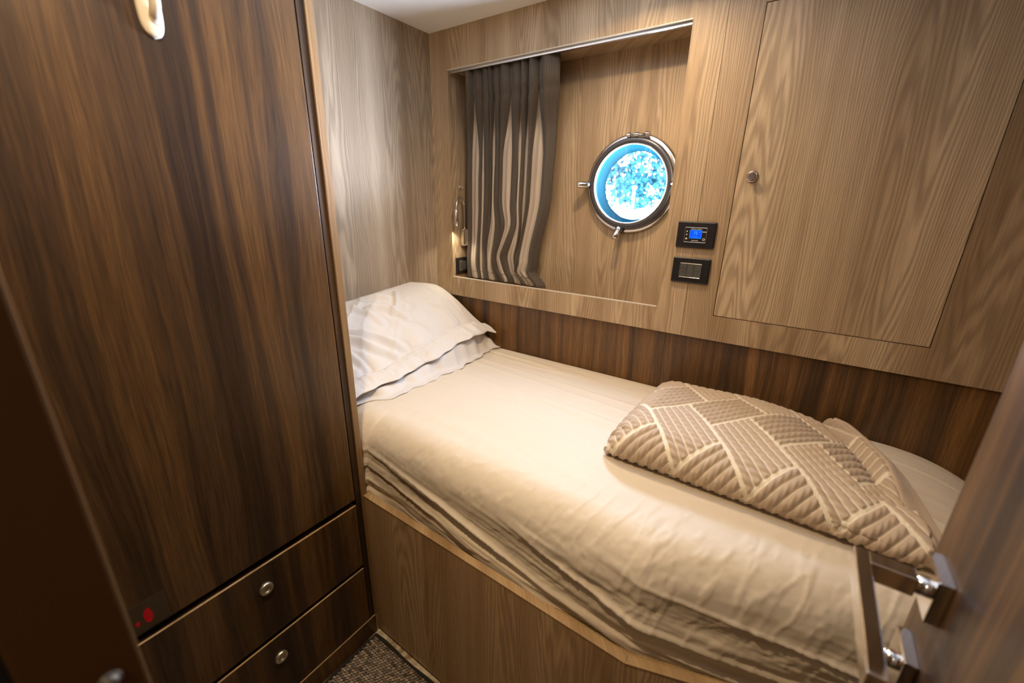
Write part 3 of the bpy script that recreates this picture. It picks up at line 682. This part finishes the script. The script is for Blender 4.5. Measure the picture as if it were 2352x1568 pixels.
def folds(u, y):
    z = 0
    for u0, y0, u1, y1, am, w in FOLDS:
        ax_, ay = u0 * .42, y0; bx_, by = u1 * .42, y1; px_ = u * .42; L2 = (bx_ - ax_) ** 2 + (by - ay) ** 2
        t = ((px_ - ax_) * (bx_ - ax_) + (y - ay) * (by - ay)) / L2; tc_ = np.clip(t, 0, 1)
        bend = .012 * np.sin(tc_ * 3.1)
        nx_ = -(by - ay) / L2 ** .5; ny_ = (bx_ - ax_) / L2 ** .5
        dd = (px_ - ax_ - tc_ * (bx_ - ax_) - nx_ * bend) ** 2 + (y - ay - tc_ * (by - ay) - ny_ * bend) ** 2
        z = z + am * np.exp(-dd / w ** 2) * (np.sin(np.pi * np.clip(tc_, .03, .97)) ** .5) - am * .5 * np.exp(-((np.sqrt(dd) - 1.7 * w) / w) ** 2)
    return z
def up_wr(u, y, x):
    q = y * 1.0 - x * .6
    g1 = np.abs(fbm(q * 3 + 1, (y * .7 + x) * 9, 3, 81)); g1 = (1 - np.clip(g1 * 3.4, 0, 1)) ** 1.4
    left_ = 1 - smooth01((y - .80) / .35)
    body = (u < HB) * smooth01(u / .2)
    seamg = -.004 * np.exp(-((u - HB) / .012) ** 2)
    hem_ = (u >= HB) * (.0055 * fbm(y * 26, x * 30, 3, 91) + .003 * fbm(y * 60, x * 12, 2, 95))
    return body * (1.5 * folds(u, y) + .006 * g1 * (.35 + .9 * left_) + .004 * fbm(y * 6, x * 7, 3, 85) + .002 * fbm(y * 22, x * 18, 3, 88)) + seamg + hem_
xf_up = lambda y: -1.058 + .006 * np.sin(y * 31) + .004 * np.sin(y * 67 + 1) - .012 * smooth01((y - 1.34) / .08)
Pu = pillow('pillow', '', .632, 1.428, up_top, up_bot, xf_up, XH + .004, True, 1, up_wr, None)
pu = link('pillow', grid_mesh('pillow', Pu), M['pillow'], None, True)
tag(pu, 'rumpled white pillow with a wide hem, lying on top of the other', 'pillow', 'pillows stacked at the head of the bunk')
def lo_top(u, y):
    t = up_top(np.clip((XH + .004 + u * (xf_lo(y) - XH - .004) - (XH + .004)) / (xf_up(y) - XH - .004), 0, .999), y)
    base = np.minimum(t - np.where(u < .72, .045, .010), up_bot(np.clip(u, 0, .99), y) - .004)
    fl_ = smooth01((u - .86) / .10)
    bulge = hz_line(y) - .010 - .030 * smooth01((u - .86) / .12)
    z = np.where(u > .80, np.minimum(base, bulge), base)
    return np.maximum(z * (1 - fl_) + (ZM + .006) * fl_, ZM + .006)
xf_lo = lambda y: -1.012 - .050 * (1 - smooth01((y - .70) / .12)) - .035 * smooth01((y - 1.1) / .3) + .005 * np.sin(y * 41) + .004 * np.sin(y * 90)
lo_bot = lambda u, y: np.minimum(ZM + .0022 + 0 * u + .002 * (u > .9) * np.sin(y * 55), lo_top(u, y) - .002)
lo_wr = lambda u, y, x: (u > .7) * (.0035 * fbm(y * 11, x * 40, 3, 101)) * (u < .93) + (u >= .93) * .004 * np.abs(fbm(y * 18, x * 10, 2, 105))
Pl = pillow('pillow', '', .640, 1.424, lo_top, lo_bot, xf_lo, XH + .004, True, 2, lo_wr, None)
plo = link('pillow', grid_mesh('pillow', Pl), M['pillow'], None, True)
tag(plo, 'flattened white pillow under the other, its creased flap on the sheet', 'pillow', 'pillows stacked at the head of the bunk')

# ------------------------------------------------------------------ quilted blanket
WB = .1415; TH = math.radians(58)
def pattern(p, q):
    """stretched herringbone: returns rope height 0..1 and cord mask; p,q metres on the cloth"""
    c6, s6 = math.cos(TH), math.sin(TH)
    A = (p / c6 + q / s6) / 2 / WB; B = (p / c6 - q / s6) / 2 / WB; l = 1.5
    along = np.zeros_like(A); across = np.zeros_like(A) + .5; hor = np.zeros(A.shape, bool); v0 = np.floor((A - B + 1) / (2 * l))
    for dv_ in (-1, 0, 1):
        a_ = A - (v0 + dv_) * l; b_ = B + (v0 + dv_) * l
        u_ = np.floor(b_); m1 = (a_ - u_ >= 0) & (a_ - u_ < l)
        along = np.where(m1, a_ - u_, along); across = np.where(m1, b_ - u_, across); hor = hor | m1
        u_ = np.floor(a_ - l); m2 = (b_ - u_ >= 1 - l) & (b_ - u_ < 1)
        along = np.where(m2, b_ - u_ - 1 + l, along); across = np.where(m2, a_ - l - u_, across)
    nr = 6
    ph = np.mod(across * nr, 1.0)
    rope = np.sin(np.pi * ph) ** .55
    tw = .5 + .5 * np.sin(2 * np.pi * (along * 6.0 + ph * 1.3 * np.where(hor, 1, -1)))
    de = np.minimum(np.minimum(across, 1 - across), np.minimum(along, l - along))       # distance to brick edge (units of WB)
    cord = 1 - smooth01((de - .028) / .022)
    line = (1 - smooth01((np.minimum(ph, 1 - ph) - .06) / .10)) * .55
    h = rope * (1 - np.where(hor, .17, .27) * (1 - tw))
    h = h * (1 - cord) + .55 * cord * (.8 + .2 * np.sin(2 * np.pi * (along + across) * 30))
    return h, np.clip(np.maximum(cord, line), 0, 1)
bx0 = -.328
def xr(y): return np.interp(y, [.88, .95, .99, 1.07, 1.20, 1.32, 1.40, 1.44], [.330, .325, .318, .308, .290, .258, .222, .190])
na, nb = 430, 420
a = np.linspace(0, 1, na)[:, None] + np.zeros((1, nb)); b = np.linspace(0, 1, nb)[None] + 0 * a
# section in (y, h): tuck under front, bulge, over the top, down to the back
yb_ = np.interp(b, [0, .05, .10, .16, .23, .32, .5, .75, .93, 1.0], [.935, .914, .8985, .8955, .912, .955, 1.08, 1.26, 1.395, 1.432])
hb_ = np.interp(b, [0, .05, .10, .16, .23, .32, .5, .75, .93, 1.0], [.006, .007, .024, .046, .066, .082, .084, .066, .042, .004])
def sm1(v, k):                                # smooth along b
    ker = np.hanning(2 * k + 3)[1:-1]; ker /= ker.sum()
    pad = np.pad(v, ((0, 0), (k, k)), 'edge'); r_ = np.stack([np.convolve(row, ker, 'valid') for row in pad[:1]]); return np.repeat(r_, v.shape[0], 0)
yb_ = sm1(yb_, 14); hb_ = sm1(hb_, 14)
X = bx0 + (xr(yb_) - bx0) * a
lenx = X - bx0
lft = np.clip(lenx / .065, 0, 1); lft = np.sqrt(np.clip(1 - (1 - lft) ** 2, 0, 1))
dr_ = xr(yb_) - X                             # distance to the right hem
right_h = .22 + .78 * smooth01((dr_ + .0) / .30) ; right_h = np.where(yb_ < 1.0, np.maximum(right_h, .55 * smooth01(dr_ / .05) + .1), right_h)
H = hb_ * (.16 + .84 * lft) * right_h
Yy = yb_ + .012 * np.sin(X * 5 + 1) * smooth01((b - .8) / .2) + (1 - lft) * .018 * np.where(b < .3, 1, -1) * (1)
H = H + .006 * fbm(X * 5, yb_ * 5, 2, 121) * smooth01(H / .03)
# ridge and valley beside the raised hem flap at the back right
flap = smooth01((yb_ - 1.02) / .20) * (1 - smooth01((yb_ - 1.43) / .03))
H = H + flap * (.026 * np.exp(-((dr_ - .038) / .020) ** 2) - .016 * np.exp(-((dr_ - .078) / .018) ** 2))
H = H + .010 * np.exp(-((dr_ - .15) / .03) ** 2) * (yb_ > .9) * smooth01((1.1 - yb_) / .1)
# cloth coordinates
dl = np.sqrt(np.diff(yb_, axis=1) ** 2 + np.diff(hb_, axis=1) ** 2); arc = np.concatenate([np.zeros((na, 1)), np.cumsum(dl, 1)], 1)
ph_, cd = pattern(lenx + .015, arc + .012)
plainhem = 1 - smooth01((dr_ - .040) / .006)
ph_ = ph_ * (1 - plainhem) + plainhem * (.35 + .15 * fbm(yb_ * 30, dr_ * 20, 2, 131)); cd = cd * (1 - plainhem)
seam = np.exp(-((dr_ - .043) / .002) ** 2); ph_ = ph_ - .5 * seam
disp = .0090 * ph_
# normals of the coarse surface
base = np.stack([X, Yy, ZM + .0025 + H], -1)
du = np.gradient(base, axis=0); dv = np.gradient(base, axis=1); nn = np.cross(du, dv); nn /= np.linalg.norm(nn, axis=-1, keepdims=True) + 1e-12
mid_i = nn[na // 2, nb // 2, 2]; nn = nn if mid_i > 0 else -nn
Pb = base + nn * disp[..., None]; Pb[..., 2] = np.maximum(Pb[..., 2], ZM + .0035)
bl = link('blanket', grid_mesh('blanket', Pb, {'cord': cd}), M['blanket'], None, True)
tag(bl, 'folded beige quilted blanket with cream cord pattern on the bunk', 'blanket')
sm_ = bl.modifiers.new('thick', 'SOLIDIFY'); sm_.thickness = .003; sm_.offset = -1

# ------------------------------------------------------------------ cabin door standing open on the right
DX = .182
d1 = empty('door_1', (DX + .02, .03, ZF), kind='structure')
box('door_leaf', DX + .0130, DX + .052, .032, .6215, ZF + .012, .55, M['dark_soft'], d1, bevel=.0015)
def rosette(z1):
    return box('rosette', DX, DX + .0135, .540, .596, z1 - .056, z1, M['chrome'], d1, bevel=.0015)
r1 = rosette(-.3745); r2 = rosette(-.4930)
zc = -.3745 - .024
bm = bmesh.new(); lathe(bm, [(.0115, 0), (.0115, -.012), (.0095, -.013), (.0095, -.022)], (DX, .560, zc), 'x', 28); obj('neck', bm, M['chrome'], r1, True)
bm = bmesh.new()
bx(bm, .128, DX - .012, .5475, .5690, zc - .011, zc + .013)
obj('lever_arm', bm, M['chrome'], d1, bevel=.0012)
bm = bmesh.new(); bx(bm, .114, .129, .392, .5690, zc - .011, zc + .0135)
obj('lever_bar', bm, M['chrome'], d1, bevel=.0012)
bm = bmesh.new(); lathe(bm, [(.0105, 0), (.0105, -.010), (.0085, -.011), (.0085, -.020), (.0072, -.022), (0, -.022)], (DX, .566, -.519), 'x', 28); obj('turn_knob', bm, M['chrome'], r2, True)
box('turn_bar', DX - .030, DX - .021, .562, .570, -.529, -.509, M['chrome'], r2, bevel=.0015)

# ------------------------------------------------------------------ carpet
cp = empty('carpet', (-.7, .2, ZF), label='woven brown and beige carpet with black bound edge on the floor', cat='carpet')
ZK = ZF + .006
YK = .597
box('backing', -.948, .60, -.9, YK, ZF + .0005, ZK - .002, M['carpet_base'], cp)
bm = bmesh.new()
tube(bm, [(-.940 + i * .03, YK - .004 + .0022 * math.sin(i * .9), ZK - .001) for i in range(52)], .0052, 8); obj('binding', bm, M['binding'], cp, True)
bm = bmesh.new(); tube(bm, [(-.943 + .0010 * math.sin(i), -.03 + i * .03, ZK - .001) for i in range(21)], .0052, 8); obj('binding', bm, M['binding'], cp, True)
# loops of the weave: small slanted lozenges in offset rows
rows = []; pitch = .0098
VX = []; F = []; tone = []
yy = YK - .012; ri = 0
while yy > .02:
    xx = -.936 + (.5 * pitch * (ri % 2)); 
    while xx < min(-.10, -.936 + .90):
        if xx < -.30 or yy > .3:
            b0 = len(VX); t = rnd.random(); hh = .0042 + .0016 * rnd.random(); cxx = xx + rnd.uniform(-.0006, .0006); cyy = yy + rnd.uniform(-.0005, .0005); w_, l_ = .0047, .0050
            sl = .0018
            VX += [(cxx - w_, cyy - sl, ZK - .002), (cxx - sl, cyy - l_, ZK - .002), (cxx + w_, cyy + sl, ZK - .002), (cxx + sl, cyy + l_, ZK - .002),
                   (cxx - w_ * .6, cyy - sl, ZK - .002 + hh), (cxx - sl, cyy - l_ * .55, ZK - .002 + hh * .9), (cxx + w_ * .6, cyy + sl, ZK - .002 + hh), (cxx + sl, cyy + l_ * .55, ZK - .002 + hh * .95), (cxx, cyy, ZK - .002 + hh * 1.35)]
            F += [(b0 + i, b0 + (i + 1) % 4, b0 + 4 + (i + 1) % 4, b0 + 4 + i) for i in range(4)] + [(b0 + 4 + i, b0 + 4 + (i + 1) % 4, b0 + 8) for i in range(4)]
            tn = .25 + .75 * t if (ri % 3) else .0 + .8 * t
            tone += [tn] * 9
        xx += pitch
    yy -= .0076; ri += 1
me = bpy.data.meshes.new('loop_pile'); me.from_pydata(VX, [], F); at_ = me.attributes.new('tone', 'FLOAT', 'POINT'); at_.data.foreach_set('value', tone); me.update()
lp = link('loop_pile', me, M['yarn'], cp, True); lp['kind'] = 'stuff'

# ------------------------------------------------------------------ outside, seen through the porthole
def tree(cx_, cy_, R, label, seed):
    rt_ = random.Random(seed)
    e_ = empty('tree', (cx_, cy_, -2.0), label=label, cat='tree', group='trees across the water')
    bm = bmesh.new(); tube(bm, [(cx_, cy_, -2.0), (cx_ + .1, cy_, -.6), (cx_, cy_, .6), (cx_ - .1, cy_, 1.6)], [.16, .12, .09, .04], 8); obj('trunk', bm, M['bark'], e_, True)
    V = []; Fc = []
    cl = [(cx_ + rt_.gauss(0, R * .45), cy_ + rt_.gauss(0, R * .4), .75 + rt_.gauss(0, R * .42)) for _ in range(46)]
    for c in cl:
        r_ = R * rt_.uniform(.14, .30)
        for _ in range(60):
            p = Vector(c) + Vector((rt_.gauss(0, 1), rt_.gauss(0, 1), rt_.gauss(0, 1))) * r_ * .5
            if p.z < -.12: continue
            a1 = Vector((rt_.uniform(-1, 1), rt_.uniform(-1, 1), rt_.uniform(-1, 1))).normalized(); a2 = a1.cross(Vector((rt_.uniform(-1, 1), rt_.uniform(-1, 1), rt_.uniform(-1, 1)))).normalized(); s_ = rt_.uniform(.05, .10)
            k = len(V); V += [p - a1 * s_, p - a2 * s_ * .45, p + a1 * s_, p + a2 * s_ * .45]; Fc.append((k, k + 1, k + 2, k + 3))
    me = bpy.data.meshes.new('foliage'); me.from_pydata(V, [], Fc); me.update(); f_ = link('foliage', me, M['leaves'], e_); f_['kind'] = 'stuff'
tree(-5.6, 14.0, 1.25, 'leafy tree across the water at the left of the porthole view', 1)
tree(-5.9, 18.0, 1.7, 'leafy tree across the water at the middle of the porthole view', 2)
tree(-3.7, 12.4, 1.2, 'leafy tree across the water at the right of the porthole view', 3)
bm = bmesh.new(); tube(bm, [(-3.55, 10, -1.5), (-3.55, 10, .35)], .02, 8); lathe(bm, [(0, .40), (.04, .38), (.05, .34), (0, .32)], (-3.55, 10, 0), 'z', 12)
tag(obj('lamp_post', bm, M['white_paint'], None, True), 'thin white post standing outside, seen through the porthole', 'post')
